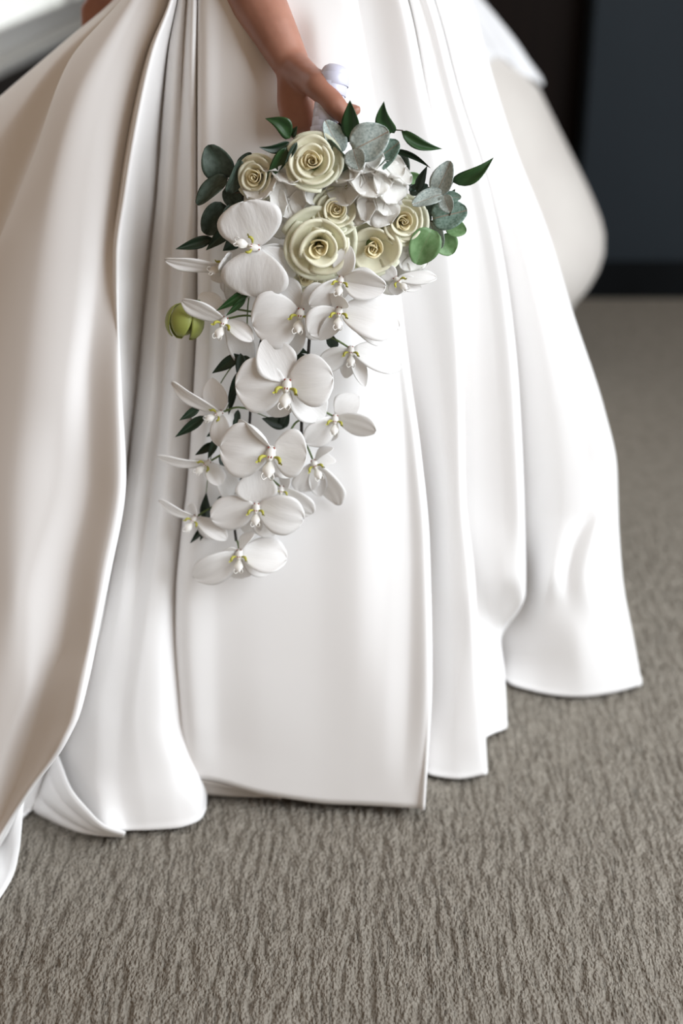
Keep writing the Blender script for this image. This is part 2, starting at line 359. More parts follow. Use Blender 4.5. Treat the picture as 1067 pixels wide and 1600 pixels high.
COLS = [
 C((-820,1120,0), 1.86, (-120,276), (0,181), (60,110), (155,-2), (300,-160), (600,-420), (900,-640)),
 C((-520,1290,0), 1.80, (-120,280), (0,189), (100,84), (200,10), (380,-110), (700,-260), (900,-340), o=.02),
 C((-330,1390,0), 1.77, (-120,284), (0,196), (100,118), (250,48), (380,-4), (600,-70), (900,-150), o=.045),
 C((-230,1420,0), 1.735, (-120,283), (0,192), (100,108), (250,54), (330,22), (380,2), (500,-30), (900,-110), o=.005),
 C((-150,1440,0.01), 1.715, (-120,285), (0,203), (150,118), (300,78), (500,48), (750,20), (1000,-10), (1200,-60), o=-.012),
 C((-110,1450,0.02), 1.70, (-120,287), (0,222), (150,160), (300,130), (450,118), (600,100), (740,90,.005), (950,40), (1060,40), (1150,10), o=.0),
 C((-80,1450,0.02), 1.69, (-120,289), (0,250), (150,196), (300,168), (450,152), (600,140), (740,140), (900,110), (1010,100), (1060,80), (1150,55), o=.012),
 C((-60,1440,0.02), 1.685, (-120,291), (0,266), (80,232), (200,203), (300,187,.028), (400,176,.018), (500,180,.006), (625,186,-.004), (745,192,-.008), (900,166,-.012), (1010,144,-.022), (1065,133,-.034), (1120,120,-.04), (1150,106,-.04), (1175,92,-.035), (1230,50,-.02), (1310,0,0.0), o=.03),
 C((-20,1380,0.03), 1.675, (-120,293), (0,267,-.006), (80,238,-.006), (200,212,-.01), (300,196,-.01), (400,184,-.008), (500,185,.0), (625,188,.02), (745,193,.055), (900,168,.05), (1010,146,.06), (1065,128,.07), (1120,110,.08), (1200,60,.09), hoff=.10),
 C((30,1330,0.03), 1.67, (-120,296), (0,273,.0), (80,254,.005), (200,234,.0), (300,222,.0), (400,212,.01), (500,206,.02), (625,200,.035), (745,195,.055), (900,170,.05), (1010,148,.06), (1120,104,.08), (1200,70,.09), hoff=.08),
 C((80,1290,0.0), 1.67, (-120,298), (0,278), (80,264), (200,250), (300,244), (400,233), (500,223), (625,211), (745,197), (900,173), (1010,151), (1065,134), (1120,112,.05), (1200,84,.05), o=.02, hoff=.05),
 C((130,1285,0.01), 1.67, (-120,301), (0,280), (80,266), (200,257), (300,249), (400,240), (500,230), (625,220), (720,207), (780,193), (890,176), (1010,152,0.01), (1065,140,.02), (1120,124,.03), (1200,112,.03), o=.0, hoff=.01),
 C((165,1297,0.01), 1.67, (-120,304), (0,286), (200,268), (400,253), (625,238), (780,214), (900,196), (1010,176,.008), (1120,152,.016), (1200,150,.016), o=-.003),
 C((200,1302,0.0), 1.67, (-120,306), (0,292), (200,282), (400,270), (625,255), (780,236), (900,218,.002), (1010,205,.0), (1120,190,.004), (1200,186,.004), o=.008),
 C((235,1301,0.0), 1.665, (-120,310), (0,302), (200,298), (300,298), (400,289), (500,282), (625,270), (780,255), (900,240,-.006), (1010,226,-.004), (1120,215,0), (1200,222,0), o=-.010),
 C((282,1297,0.0), 1.665, (-120,313), (0,306), (200,306), (300,306), (400,302), (500,298), (625,290), (780,276), (900,262), (1010,256), (1120,256), (1200,270), o=.003),
 C((312,1285,0.0), 1.665, (-120,316), (0,309), (200,314), (460,318), (600,313), (750,304), (850,292), (930,286), (1000,290), (1120,296), (1200,308,.02), (1250,314,.005), o=.035, hoff=0),
 C((322,1262,0.0), 1.665, (-120,320), (0,312), (240,320), (460,325), (600,318), (750,308), (850,296), (930,292), (1000,300), (1120,305), (1200,318), o=.055, hoff=.0),
 C((284,1219,0.035), 1.66, (-120,330), (0,310), (240,311), (460,311), (600,305), (750,295), (850,283), (930,276), (1000,275), (1120,280), (1180,283), o=.012, hoff=0.0),
 C((304,1215,0.04), 1.66, (-120,342), (0,322), (240,322), (460,325), (750,312), (900,296), (1000,294), (1120,300), o=-.008),
 C((345,1222,0.035), 1.655, (-120,365), (0,346), (200,345), (460,350), (750,345), (900,340), (1050,342), o=-.004),
 C((410,1240,0.022), 1.65, (-120,400), (0,385), (200,390), (460,400), (750,405), (900,402), (1050,405), o=-.006),
 C((500,1254,0.012), 1.65, (-120,440), (0,450), (60,456,.006), (200,465,.006), (500,480), (900,494), o=-.010),
 C((560,1257,0.012), 1.65, (-120,475), (0,490), (200,510), (500,540), (900,560), o=-.010),
 C((600,1259,0.012), 1.65, (-120,508), (0,534), (80,546), (150,556), (200,562), (300,575), (500,595,-.004), (700,605), (900,606), (1050,602), o=-.006),
 C((628,1261,0.012), 1.65, (-120,516), (0,542), (80,551), (150,562), (200,569), (300,585), (500,612), (700,632), (900,640), (1050,638), o=-.001, hoff=0.0),
 C((654,1262,0.012), 1.66, (-120,524), (0,547), (80,557), (150,572), (300,596), (480,620), (600,636), (700,650), (850,663), (1050,667), o=-.007),
 C((662,1261,0.014), 1.665, (-120,528), (0,552), (150,577), (300,602), (480,626), (600,641), (700,655), (850,669), (1050,673), o=.008),
 C((652,1232,0.0), 1.67, (-120,534), (0,556), (150,580), (300,600), (480,620), (600,634), (700,645), (850,655), (1050,657), o=.05, hoff=.04),
 C((672,1215,0.0), 1.67, (-120,545), (0,572), (150,597), (300,620), (480,640), (600,655), (700,666), (850,675), (1050,680), o=.035),
 C((715,1221,0.0), 1.67, (-120,560), (0,602), (150,627), (300,650), (480,678), (600,690), (700,696), (900,706), (980,710,.012), (1050,712), o=.008),
 C((750,1215,0.0), 1.67, (-120,575), (0,625), (150,655), (300,688), (450,706), (600,716), (780,720), (900,732), (1050,741), (1150,750), o=-.004),
 C((760,1210,0.0), 1.675, (-120,582), (0,632), (150,663), (300,698), (450,715), (600,722), (780,726), (900,740), (1050,747), (1150,757), o=.012),
 C((752,1180,0.0), 1.69, (-120,588), (0,636), (150,666), (300,698), (450,712), (600,718), (780,722), (900,734), (1050,742), o=.055, hoff=.02),
 C((766,1152,0.0), 1.69, (-120,596), (0,645), (150,680), (300,715), (450,735), (600,742), (780,745), (900,755,.02), (960,760,.04), (1050,768,.05), o=.025, hoff=0),
 C((786,1144,0.0), 1.70, (-120,605), (0,658), (150,696), (300,735), (450,762), (600,775), (800,785), (900,788,-.01), (960,782,.03), (1000,780,.05), (1060,785,.04), o=.0, hoff=0),
 C((791,1138,0.0), 1.70, (-120,612), (0,668), (150,710), (300,757), (450,788), (600,804), (800,814), (900,817), (935,816,-.005), (965,800,.03), (990,779,.055), (1040,785,.05), o=-.012, hoff=.0),
 C((784,1110,0.0), 1.71, (-120,617), (0,674), (150,716), (300,763), (450,792), (600,808), (800,817), (900,818), (935,816), (965,800,.05), (990,778,.07), (1040,782,.07), o=.012, hoff=.03),
 C((776,1078,0.0), 1.735, (-120,620), (0,676), (150,716), (300,762), (450,788), (600,802), (800,810), (935,806), (990,776), (1040,780), o=.06, hoff=.04),
 C((800,1074,0.0), 1.74, (-120,628), (0,684), (150,728), (300,776), (450,806), (600,824), (800,834), (935,826), (1010,800), o=.035, hoff=.0),
 C((860,1089,0.0), 1.755, (-120,638), (0,696), (150,742), (300,795), (450,832), (600,860), (720,876), (800,880), (900,862,-.006), (950,852), (1020,855), o=.012),
 C((910,1092,0.0), 1.77, (-120,648), (0,706), (150,755), (300,812), (450,856), (600,895), (720,918), (800,920,.008), (860,895,.008), (920,885,.004), (1000,900,-.004), o=.006),
 C((955,1086,0.0), 1.785, (-120,660), (0,716), (130,755), (300,822), (450,868), (600,912), (700,940), (770,950,.004), (830,930,-.010), (900,915,-.014), (1000,940,-.006), o=-.004),
 C((990,1077,0.0), 1.80, (-120,668), (0,726), (130,765), (230,796), (360,843), (490,883), (640,930), (730,950), (790,956), (900,962,.0), (1000,976), o=-.002),
 C((1001,1071,0.0), 1.82, (-120,674), (0,733), (130,770), (230,802), (360,852), (490,892), (640,941), (730,961), (790,963), (900,970), (1000,988), o=.01),
 C((985,1040,0.0), 1.86, (-120,672), (0,731), (130,766), (230,797), (360,846), (490,884), (640,930), (730,948), (790,950), (900,950), (1000,965), o=.05),
]
for i_, c_ in enumerate(COLS):
    if i_ >= 19: c_['tk'] = 0.40
    # slow turn of the cloth: pleats left of the front panel lean back to the left, the front panel turns to the right
    c_['sw'] = {9: .030, 10: .034, 11: .040, 12: .034, 13: .026, 14: .018, 15: .010, 16: .004, 18: -.016, 19: -.016, 20: -.013, 21: -.008, 24: .006, 25: .008, 26: .010, 27: .010, 28: .012, 29: .012, 30: .010, 31: .008, 32: .006}.get(i_, 0.0)
cols = [col_points(c) for c in COLS]
def backcol(xt, yt, xh, yh):
    s = np.linspace(0, 1, 150)[:, None]; return np.array([[xt, yt, ZT+.02]])*(1-s)+np.array([[xh, yh, 0.004]])*s
top_r = cols[-1][0]; top_l = cols[0][0]; hem_r = cols[-1][-1]; hem_l = cols[0][-1]
cxw = (top_r[0]+top_l[0])/2
back = [backcol(top_r[0]-.02, 1.91, 0.34, 1.93), backcol(top_r[0]-.05, 1.96, 0.20, 2.06), backcol(cxw, 2.0, -0.02, 2.18), backcol(cxw-.05, 2.0, -0.25, 2.26),
        backcol(cxw-.08, 1.99, -0.55, 2.26), cols[0]+np.array([[.10, .20, 0.0]]), cols[0]+np.array([[.03, .08, 0.0]])]
ALL = np.array(cols + back)             # (K, nv, 3)
K = len(ALL); SUB = 9; rows = []
for i in range(K):
    p0, p1, p2, p3 = ALL[(i-1) % K], ALL[i], ALL[(i+1) % K], ALL[(i+2) % K]
    for j in range(SUB):
        t = j/SUB; tau = 0.42
        m1 = tau*(p2-p0); m2 = tau*(p3-p1)
        rows.append((2*t**3-3*t**2+1)*p1+(t**3-2*t**2+t)*m1+(-2*t**3+3*t**2)*p2+(t**3-t**2)*m2)
rows.append(rows[0]); G = np.array(rows)
G[:, :, 2] = np.maximum(G[:, :, 2], 0.004)
g = big_mesh('gown', G, G.shape[0], G.shape[1], [M_satin])
gown = obj('gown', g, bride); gown['label'] = 'ivory satin gown skirt falling in deep folds to the carpet'
sl = gown.modifiers.new('t', 'SOLIDIFY'); sl.thickness = 0.0016; sl.offset = -1
# bodice above the frame, closing the waist
V = []; nb = 48
for z, rx, ry, cx, cy in ((ZT-.02, .15, .12, cxw, 1.84), (1.03, .125, .115, bx, by-.01), (1.08, .125, .118, bx, by), (1.2, .13, .15, bx, by), (1.30, .13, .165, bx, by), (1.34, .12, .15, bx, by)):
    for k in range(nb):
        a = 2*PI*k/nb; V.append((cx+rx*math.cos(a), cy+ry*math.sin(a), z))
F = [(j*nb+k, j*nb+(k+1) % nb, (j+1)*nb+(k+1) % nb, (j+1)*nb+k) for j in range(5) for k in range(nb)]
obj('bodice', mesh('bodice', V, F, M_satin), bride)

# turned-up hem pieces where the lining shows
def strip(name, A, B, m, parent, n=30, k=6, bulge=0.01, label=None):
    """surface between two pixel paths A,B of (px,py,Y)"""
    a = smooth_path([P(*p) for p in A], 8); b = smooth_path([P(*p) for p in B], 8)
    n = min(len(a), len(b)); V = []
    for i in range(n):
        for j in range(k):
            t = j/(k-1); p = a[i].lerp(b[i], t); p = p + Vector((0, -bulge*math.sin(PI*t), 0)); p.z = max(p.z, .003); V.append(p)
    o = obj(name, mesh(name, V, grid_faces(n, k), m), parent); o.modifiers.new('s', 'SOLIDIFY').thickness = .002
    if label: o['label'] = label
    return o
# layered hem turned back at lower left
def YZ(px, py, z): r = ray(px, py); return r[1]*(z-CAMZ)/r[2]
strip('hem_facing', [(x, y, YZ(x, y, z)) for x, y, z in ((286,1219,.033),(304,1216,.038),(345,1223,.033),(410,1240,.020),(440,1246,.016))],
      [(x, y, YZ(x, y, z)) for x, y, z in ((287,1222,.028),(308,1237,.010),(350,1243,.005),(388,1244,.006),(430,1247,.012))], M_lining, gown, bulge=-.003)
lip = [((88,1170),(60,1222)), ((97,1195),(52,1262)), ((112,1232),(80,1281)), ((138,1264),(118,1296)), ((162,1287),(150,1300)), ((196,1299),(190,1301))]
for n_, (f0, f1, dz) in enumerate(((0, .45, .010), (.33, .75, .006), (.62, 1.0, .0))):
    A = []; B = []
    for (a, b) in lip:
        pa = (a[0]+(b[0]-a[0])*f0, a[1]+(b[1]-a[1])*f0); pb_ = (a[0]+(b[0]-a[0])*f1, a[1]+(b[1]-a[1])*f1)
        za = 0.004+0.05*(1-f0)*max(0, (210-a[0])/120)+dz; zb2 = 0.004+0.05*(1-f1)*max(0, (210-a[0])/120)
        A.append((*pa, YZ(*pa, za))); B.append((*pb_, YZ(*pb_, zb2)))
    strip('hem_layer', A, B, M_satin, gown, bulge=.006)
# lowest train fold at the frame's left edge
A = [(-140, 1180, 1.55), (-90, 1250, 1.46), (-80, 1330, 1.36), (-100, 1420, 1.27), (-140, 1500, 1.2)]
zz = [(40, 1200, .06), (32, 1290, .03), (28, 1330, .015), (18, 1370, .006), (-6, 1410, .004)]
strip('train_fold', A, [(a, b, YZ(a, b, z)) for a, b, z in zz], M_satin, gown, k=14, bulge=.02)

# ================================================================ BOUQUET
M_white = translucent(noise_col(mat('orchid_white', (0.9, 0.88, 0.86), 0.5), [(0.3, (0.915, 0.905, 0.895)), (0.7, (0.94, 0.93, 0.92))], 2.5, bump=0.12, bscale=4, bdist=0.004, stretch=(5, 1, 1)), (0.94, 0.925, 0.90), 0.28)
M_hyd = translucent(noise_col(mat('hydrangea_white', (0.86, 0.85, 0.8), 0.55), [(0.3, (0.935, 0.925, 0.89)), (0.7, (0.96, 0.955, 0.935))], 3, bump=0.2, bscale=6, bdist=0.006), (0.95, 0.935, 0.9), 0.42)
def rosemat(n, a, b): return translucent(noise_col(mat(n, a, 0.5), [(0.3, a), (0.7, b)], 30, bump=0.05, bscale=8, bdist=0.004), b, 0.36)
M_rose_in = rosemat('rose_heart_cream', (0.93, 0.84, 0.56), (0.96, 0.90, 0.68))
M_rose = rosemat('rose_cream', (0.95, 0.925, 0.74), (0.96, 0.945, 0.81))
M_rose_out = rosemat('rose_outer_greenish', (0.92, 0.93, 0.74), (0.95, 0.95, 0.83))
M_lip = mat('lip_yellow_green', (0.40, 0.38, 0.05), 0.5); M_red = mat('orchid_red_spot', (0.28, 0.05, 0.03), 0.5)
M_colw = translucent(mat('orchid_column_white', (0.88, 0.86, 0.82), 0.4), (0.85, 0.82, 0.75), 0.15)
M_bud = translucent(noise_col(mat('yellow_green_bud', (0.35, 0.38, 0.08), 0.5), [(0.3, (0.27, 0.31, 0.06)), (0.7, (0.42, 0.44, 0.13))], 3, stretch=(6, 1, 1)), (0.4, 0.42, 0.1), 0.15)
def leafmat(name, a, b, rough, veinc, mott=14):
    m = mat(name, a, rough); bs = m.node_tree.nodes['Principled BSDF']
    tc = N(m, 'ShaderNodeTexCoord'); n = N(m, 'ShaderNodeTexNoise'); n.inputs['Scale'].default_value = mott; n.inputs['Detail'].default_value = 6
    L(m, tc.outputs['Object'], n.inputs[0]); c = ramp(m, n.outputs[0], [(0.36, a), (0.62, b)])
    sx = N(m, 'ShaderNodeSeparateXYZ'); L(m, tc.outputs['Object'], sx.inputs[0])
    ab = N(m, 'ShaderNodeMath', operation='ABSOLUTE'); L(m, sx.outputs[0], ab.inputs[0])
    lt = N(m, 'ShaderNodeMath', operation='LESS_THAN'); L(m, ab.outputs[0], lt.inputs[0]); lt.inputs[1].default_value = 0.014
    mx = N(m, 'ShaderNodeMix', data_type='RGBA'); L(m, lt.outputs[0], mx.inputs[0]); L(m, c, mx.inputs[6]); mx.inputs[7].default_value = (*veinc, 1)
    L(m, mx.outputs[2], bs.inputs['Base Color'])
    return m
M_rus = leafmat('ruscus_green', (0.014, 0.046, 0.012), (0.024, 0.070, 0.018), 0.38, (0.035, 0.09, 0.025), 3)
M_rus_dark = leafmat('ruscus_deep_green', (0.007, 0.020, 0.010), (0.012, 0.032, 0.014), 0.42, (0.02, 0.05, 0.02), 3)
M_euc_pale = leafmat('eucalyptus_silver', (0.27, 0.33, 0.31), (0.48, 0.54, 0.51), 0.6, (0.33, 0.26, 0.2))
M_euc = leafmat('eucalyptus_grey_green', (0.10, 0.17, 0.13), (0.22, 0.31, 0.26), 0.6, (0.30, 0.22, 0.17))
M_euc_dark = leafmat('eucalyptus_dark', (0.035, 0.055, 0.038), (0.07, 0.10, 0.078), 0.6, (0.05, 0.08, 0.06), 6)
M_euc_green = leafmat('eucalyptus_green', (0.10, 0.20, 0.07), (0.16, 0.28, 0.12), 0.55, (0.16, 0.24, 0.11), 5)
M_stem_b = mat('dark_orchid_stem', (0.018, 0.014, 0.012), 0.5); M_stem_g = mat('green_stem', (0.10, 0.15, 0.04), 0.5); M_stem_r = mat('woody_stem', (0.06, 0.045, 0.025), 0.6)
M_ribbon = noise_col(mat('white_ribbon', (0.78, 0.78, 0.84), 0.35), [(0.3, (0.58, 0.58, 0.70)), (0.7, (0.64, 0.64, 0.75))], 40, bump=0.02, bscale=60)

bouquet = empty('bouquet', P(508, 300, 1.49))
tag(bouquet, 'cascading bouquet of white orchids, cream roses and eucalyptus in the hand', 'bouquet')

TOCAM = Vector((0, -CP, SP)); RIGHT = Vector((1, 0, 0)); UP = Vector((0, SP, CP))
def frame(p0, p1, twist, wscale, zscale=None, roll_in=None):
    """matrix: local y from p0 to p1, local z towards the viewer turned by twist about y"""
    y = (p1-p0); ln = y.length; y = y/ln
    view = (Vector((0, 0, CAMZ))-p0).normalized()
    x = y.cross(view); x = x.normalized() if x.length > 1e-5 else RIGHT.copy(); z = x.cross(y)
    x = y.cross(z).normalized()
    th = math.radians(twist); x2 = x*math.cos(th)+z*math.sin(th); z2 = x2.cross(y).normalized()
    zs = zscale or ln
    return Matrix(((x2.x*wscale, y.x*ln, z2.x*zs, p0.x), (x2.y*wscale, y.y*ln, z2.y*zs, p0.y), (x2.z*wscale, y.z*ln, z2.z*zs, p0.z), (0, 0, 0, 1)))
def blade(name, wf, zf, m, nt=16, ns=13, thick=0.0):
    """unit blade: length 1 along y, full width 1; wf(t)->0..1 half-width factor, zf(s,t)->height"""
    V = []
    for i in range(nt):
        t = 1-(1-i/(nt-1))**1.7
        for j in range(ns):
            s = -1+2*j/(ns-1); dx, dy = 0, 0
            V.append((0.5*s*wf(t), t + (wf(t)*0.04*(s*s) if 0.05 < t < .95 else 0)*-1, zf(s, t)))
    return mesh(name, V, grid_faces(nt, ns), m)
def wbroad(t): return (min(1, (t/0.55))**0.75)*(1-max(0, (t-0.55)/0.45)**2.6)**0.5 if t < 1 else 0.02
def wpet(t): return max(0.02, (0.14+0.86*math.sin(min(1, t/0.60)*PI/2)**0.8)*(1-max(0, (t-0.62)/0.38)**2.3)**0.55 if t < 1 else 0.02)
def wsep(t): return max(0.02, (0.16+0.84*math.sin(min(1, t/0.5)*PI/2)**1.1)*(1-max(0, (t-0.5)/0.5)**1.9)**0.65 if t < 1 else 0.02)
PET = []; SEP = []
for k in range(4):
    ph = k*1.7; c = (0.09, -0.03, 0.11, 0.04)[k]; r = (0.03, 0.045, 0.02, 0.05)[k]
    PET.append(blade('petal', wpet, lambda s, t, ph=ph, c=c, r=r: c*math.sin(PI*t*0.9)-0.05*t*t+(0.06*s*s*t*(1 if c > 0 else -.6)+r*math.sin(6*t+ph+3*s)*abs(s)**2*t)*(1-t**7)+0.012*math.cos(s*9)*t, M_white))
    SEP.append(blade('sepal', wsep, lambda s, t, ph=ph, c=c, r=r: 0.07*math.sin(PI*t)+0.5*c*t*t*-1+0.09*s*s*math.sin(PI*t)+0.4*r*math.sin(5*t+ph)*abs(s), M_white))
def solid(o, th):
    md = o.modifiers.new('t', 'SOLIDIFY'); md.thickness = th; md.offset = 0
# orchid column + lip, unit: 1 = column length, local z towards viewer, y along the lip direction
def parts_mesh(name, blobs, mats):
    """blobs: list of (V,F,matindex)"""
    V = []; F = []; mi = []
    for v, f, k in blobs:
        o = len(V); V += list(v); F += [tuple(o+i for i in ff) for ff in f]; mi += [k]*len(f)
    return mesh(name, V, F, mats, True, mi)
def ellv(c, r, nu=10, nv=7, R=None):
    V = []; F = []
    for j in range(nv):
        th = PI*j/(nv-1)
        for i in range(nu):
            a = 2*PI*i/nu; p = Vector((r[0]*math.sin(th)*math.cos(a), r[1]*math.cos(th), r[2]*math.sin(th)*math.sin(a)))
            if R is not None: p = R @ p
            V.append(p+Vector(c))
    for j in range(nv-1):
        for i in range(nu): F.append((j*nu+i, j*nu+(i+1) % nu, (j+1)*nu+(i+1) % nu, (j+1)*nu+i))
    return V, F
COLM = parts_mesh('orchid_bloom', [(*ellv((0, .55, .55), (.46, .72, .42)), 0), (*ellv((0, .0, .15), (.42, .42, .30)), 0),
      (*ellv((-.24, -.12, .50), (.10, .12, .07)), 1), (*ellv((.24, -.12, .50), (.10, .12, .07)), 1), (*ellv((0, .95, .72), (.22, .16, .16)), 0)], [M_colw, M_red])
def lipmesh():
    b = []
    for s in (-1, 1):                                    # upright side lobes, yellow-green towards the throat
        V = []; nu, nv = 9, 6
        for i in range(nu):
            t = i/(nu-1)
            for j in range(nv):
                q = j/(nv-1); w = math.sin(PI*min(1, .12+t*.88))**.6
                V.append((s*(.45+.55*math.sin(t*1.6)+.25*q*w), .75+1.15*t*.8+.35*q*w, .35+1.0*math.sin(t*2.2)*(.35+.65*q)))
        F = grid_faces(nu, nv); k = [2 if 2 <= f[0] // nv <= 6 else 0 for f in F]
        b.append((V, F, k))
    for s in (-1, 1):
        p = smooth_path([(s*.35, .75, .45), (s*.70, .90, .72), (s*.88, 1.2, .82), (s*.84, 1.45, .72)], 4)
        v, f = tube(p, [.08+.10*math.sin(PI*i/(len(p)-1)) for i in range(len(p))], 8); b.append((v, f, [2]*len(f)))
    V = []; nu, nv = 12, 7                                # mid lobe
    for i in range(nu):
        t = i/(nu-1); w = .18+.36*math.sin(PI*t**1.3)**1.2*(t < 1)
        for j in range(nv):
            s = -1+2*j/(nv-1); V.append((s*w*(1-.55*max(0, t-.75)*4*.6), 1.0+1.75*t, .35+.45*math.sin(t*2.6)-.22*s*s))
    F = grid_faces(nu, nv); b.append((V, F, [0]*len(F)))
    b.append((*ellv((0, 1.0, .6), (.24, .24, .2)), [0]*60))
    b.append((*ellv((-.12, .92, .80), (.06, .12, .05)), None)); b.append((*ellv((.12, .92, .80), (.06, .12, .05)), None))
    for s in (-1, 1):
        p = smooth_path([(s*.08, 2.7, .55), (s*.35, 3.0, .8), (s*.55, 2.8, 1.05), (s*.42, 2.5, 1.1)], 4); v, f = tube(p, [.05]*len(p), 5); b.append((v, f, [0]*len(f)))
    V = []; F = []; mi = []
    for v, f, k in b:
        o = len(V); V += list(v); F += [tuple(o+i for i in ff) for ff in f]; mi += (k if k is not None else [1]*len(f))
    return mesh('lip', V, F, [M_colw, M_red, M_lip], True, mi)
LIPM = lipmesh()
def oframe(c, ang, s, pitch=0.0, flat=1.0):
    """ang: direction of the lip on the picture, degrees clockwise from straight down"""
    a = math.radians(ang); d = -UP*math.cos(a) - RIGHT*math.sin(a); z = TOCAM
    p = math.radians(pitch); y = d*math.cos(p)+z*math.sin(p); z2 = z*math.cos(p)-d*math.sin(p); x = y.cross(z2)
    return Matrix(((x.x*s, y.x*s, z2.x*s, c.x), (x.y*s, y.y*s, z2.y*s, c.y), (x.z*s, y.z*s, z2.z*s, c.z), (0, 0, 0, 1)))
_k = [0]
def orchid(cx, cy, Y, ang, petals, s=11.0, lp=0, lip=True, pitch=10):
    c = P(cx, cy, Y); m1 = mpp(cx, cy, Y)
    o = obj('orchid_bloom', COLM, bouquet, oframe(c, ang, s*1.5*m1, pitch)); rnd = random.Random(cx*7+cy)
    s *= 1.5
    for kind, tx, ty, w, tw, dY in petals:
        _k[0] += 1
        tip = P(tx, ty, Y+dY); base = c + (tip-c)*0.03 + Vector((0, .001 if kind == 's' else -.001, 0))
        lib = PET if kind == 'p' else SEP
        q = obj('petal' if kind == 'p' else 'sepal', lib[_k[0] % 4], o, frame(base, tip, tw, w*m1))
        solid(q, .02)
    if lip:
        obj('lip', LIPM, o, oframe(c + TOCAM*0.002, ang+lp, s*m1, pitch+8))
    return o
OR = [
 # O1 big, turned on its side
 (402,388,1.452, 85, [('p',380,316,104,12,.000),('p',398,464,108,-10,-.004),('s',351,335,46,10,.022),('s',462,432,46,10,.016),('s',360,474,52,0,.024),('s',446,392,30,-30,.018)], 9, 15),
 # O2 left edge on
 (356,418,1.470, 70, [('p',258,408,26,40,-.01),('s',330,436,34,20,-.01),('p',352,404,34,-40,-.025),('s',372,462,44,0,.01)], 8, 0),
 (352,500,1.455, 20, [('p',284,471,34,40,-.008),('p',394,532,30,20,-.02),('s',312,460,44,10,.022),('s',392,578,44,15,.012),('s',350,468,28,0,.02)], 9, 0),
 # O4
 (470,487,1.446, 8, [('p',395,508,92,8,-.008),('p',520,460,66,-30,.004),('s',420,436,58,-5,.022),('s',448,562,40,0,.012),('s',505,530,40,0,.012)], 10, 0),
 # O5
 (530,484,1.432, 4, [('p',484,522,62,30,-.012),('p',624,512,80,30,-.010),('s',524,458,60,50,.0),('s',500,532,30,20,-.006),('s',590,540,40,40,-.004)], 9, 0),
 # O6
 (533,436,1.446, 10, [('p',484,478,40,25,-.010),('p',602,448,50,-35,-.014),('s',545,384,40,20,.006),('s',600,455,52,10,-.012),('s',528,470,30,0,.0)], 8, 0),
 # O7 small at the right
 (618,436,1.466, -40, [('p',682,433,26,30,.0),('p',598,418,30,20,.0),('s',658,450,26,0,.0),('s',620,462,26,0,.004)], 7, 0),
 # O8 facing down, below O5
 (548,545,1.458, 0, [('p',498,572,42,35,-.008),('p',627,572,52,25,.004),('s',570,604,24,10,-.004),('s',540,592,26,0,.004)], 8, 0),
 # O9 hero
 (449,598,1.424, 6, [('p',368,604,88,10,-.004),('p',520,590,84,-8,-.006),('s',412,530,66,-4,.010),('s',423,652,52,0,.014),('s',506,655,62,5,.020)], 11.5, 0),
 (345,645,1.440, 60, [('p',268,598,26,45,-.004),('s',332,590,46,30,.004),('p',346,698,34,-12,-.016),('s',362,668,30,40,.006)], 7, 0),
 (524,652,1.448, 5, [('p',477,692,46,25,-.010),('p',586,676,44,-40,-.012),('s',560,618,46,10,.012),('s',510,690,30,0,.008)], 8, 0),
 (424,704,1.414, 6, [('p',344,700,88,12,-.004),('p',478,712,78,-12,-.010),('s',372,658,50,55,.004),('s',420,748,48,0,.016),('s',462,745,44,0,.014)], 12, 0),
 (490,722,1.436, -20, [('p',528,792,48,-40,.004),('p',468,768,44,20,.006),('s',520,700,26,60,-.002),('s',524,720,24,40,-.006),('s',500,775,30,0,.012)], 8, 0),
 (326,722,1.432, 45, [('p',246,713,20,45,-.004),('p',344,758,34,30,-.016),('s',374,798,44,30,.006),('s',300,726,24,30,.008)], 7, 0),
 (440,762,1.430, 5, [('p',488,803,46,-30,.0),('p',408,800,40,20,.004),('s',452,745,30,40,.0)], 7, 0),
 (401,790,1.412, 2, [('p',330,812,58,20,-.006),('p',474,812,66,-18,-.006),('s',400,736,66,0,.006),('s',385,836,40,0,.014),('s',425,838,44,0,.014)], 8.5, 0),
 (305,808,1.426, 30, [('p',248,781,20,45,-.004),('p',354,842,30,20,-.016),('s',300,786,30,60,.0),('s',340,840,30,0,.012)], 7, 0),
 (374,862,1.404, 0, [('p',302,903,54,28,-.006),('p',448,872,64,28,-.004),('s',396,832,30,60,.004),('s',345,868,40,50,-.004),('s',372,906,50,0,.012),('s',420,898,36,0,.008)], 8.5, 0),
]
for (cx, cy, Y, ang, pet, s, lp) in OR: orchid(cx, cy, Y, ang, pet, s, lp)

# ---- roses
def rose_petal_mesh(rk, h, span, opn, curl, m, seed):
    rr = random.Random(seed); na, nt = 13, 11; V = []; ph = rr.random()*6
    c = curl; top = h
    for i in range(na):
        a = -1+2*i/(na-1)
        for j in range(nt):
            t = j/(nt-1); hw = math.sin(min(1, t*1.6+.15)*PI/2)
            ang = a*math.radians(span)/2*hw*(1-.12*max(0, t-.7)/.3)
            hh = top*(1-.20*abs(a)**1.8)
            if t < .7:
                q = t/.7; r = (rk+opn)*(.22+.78*q**1.15); z = (hh-c)*q**.9
            else:
                ph2 = (t-.7)/.3*math.radians(135); r = rk+opn+c*1.5*(1-math.cos(ph2)); z = hh-c+c*math.sin(ph2)
            r += .045*a*t + .015*math.sin(a*4+ph)*t; z += .012*math.sin(a*6+ph)*t
            V.append((r*math.cos(ang), r*math.sin(ang), z))
    return mesh('petal', V, grid_faces(na, nt), m)
LAY = [(.11, 1.00, 3, 190, .00, .010, 0), (.19, 1.00, 3, 185, .00, .014, 0), (.29, .99, 3, 180, .00, .020, 0), (.47, .97, 3, 168, .01, .035, 1), (.68, .88, 4, 142, .02, .045, 1), (.84, .66, 5, 116, .05, .055, 2)]
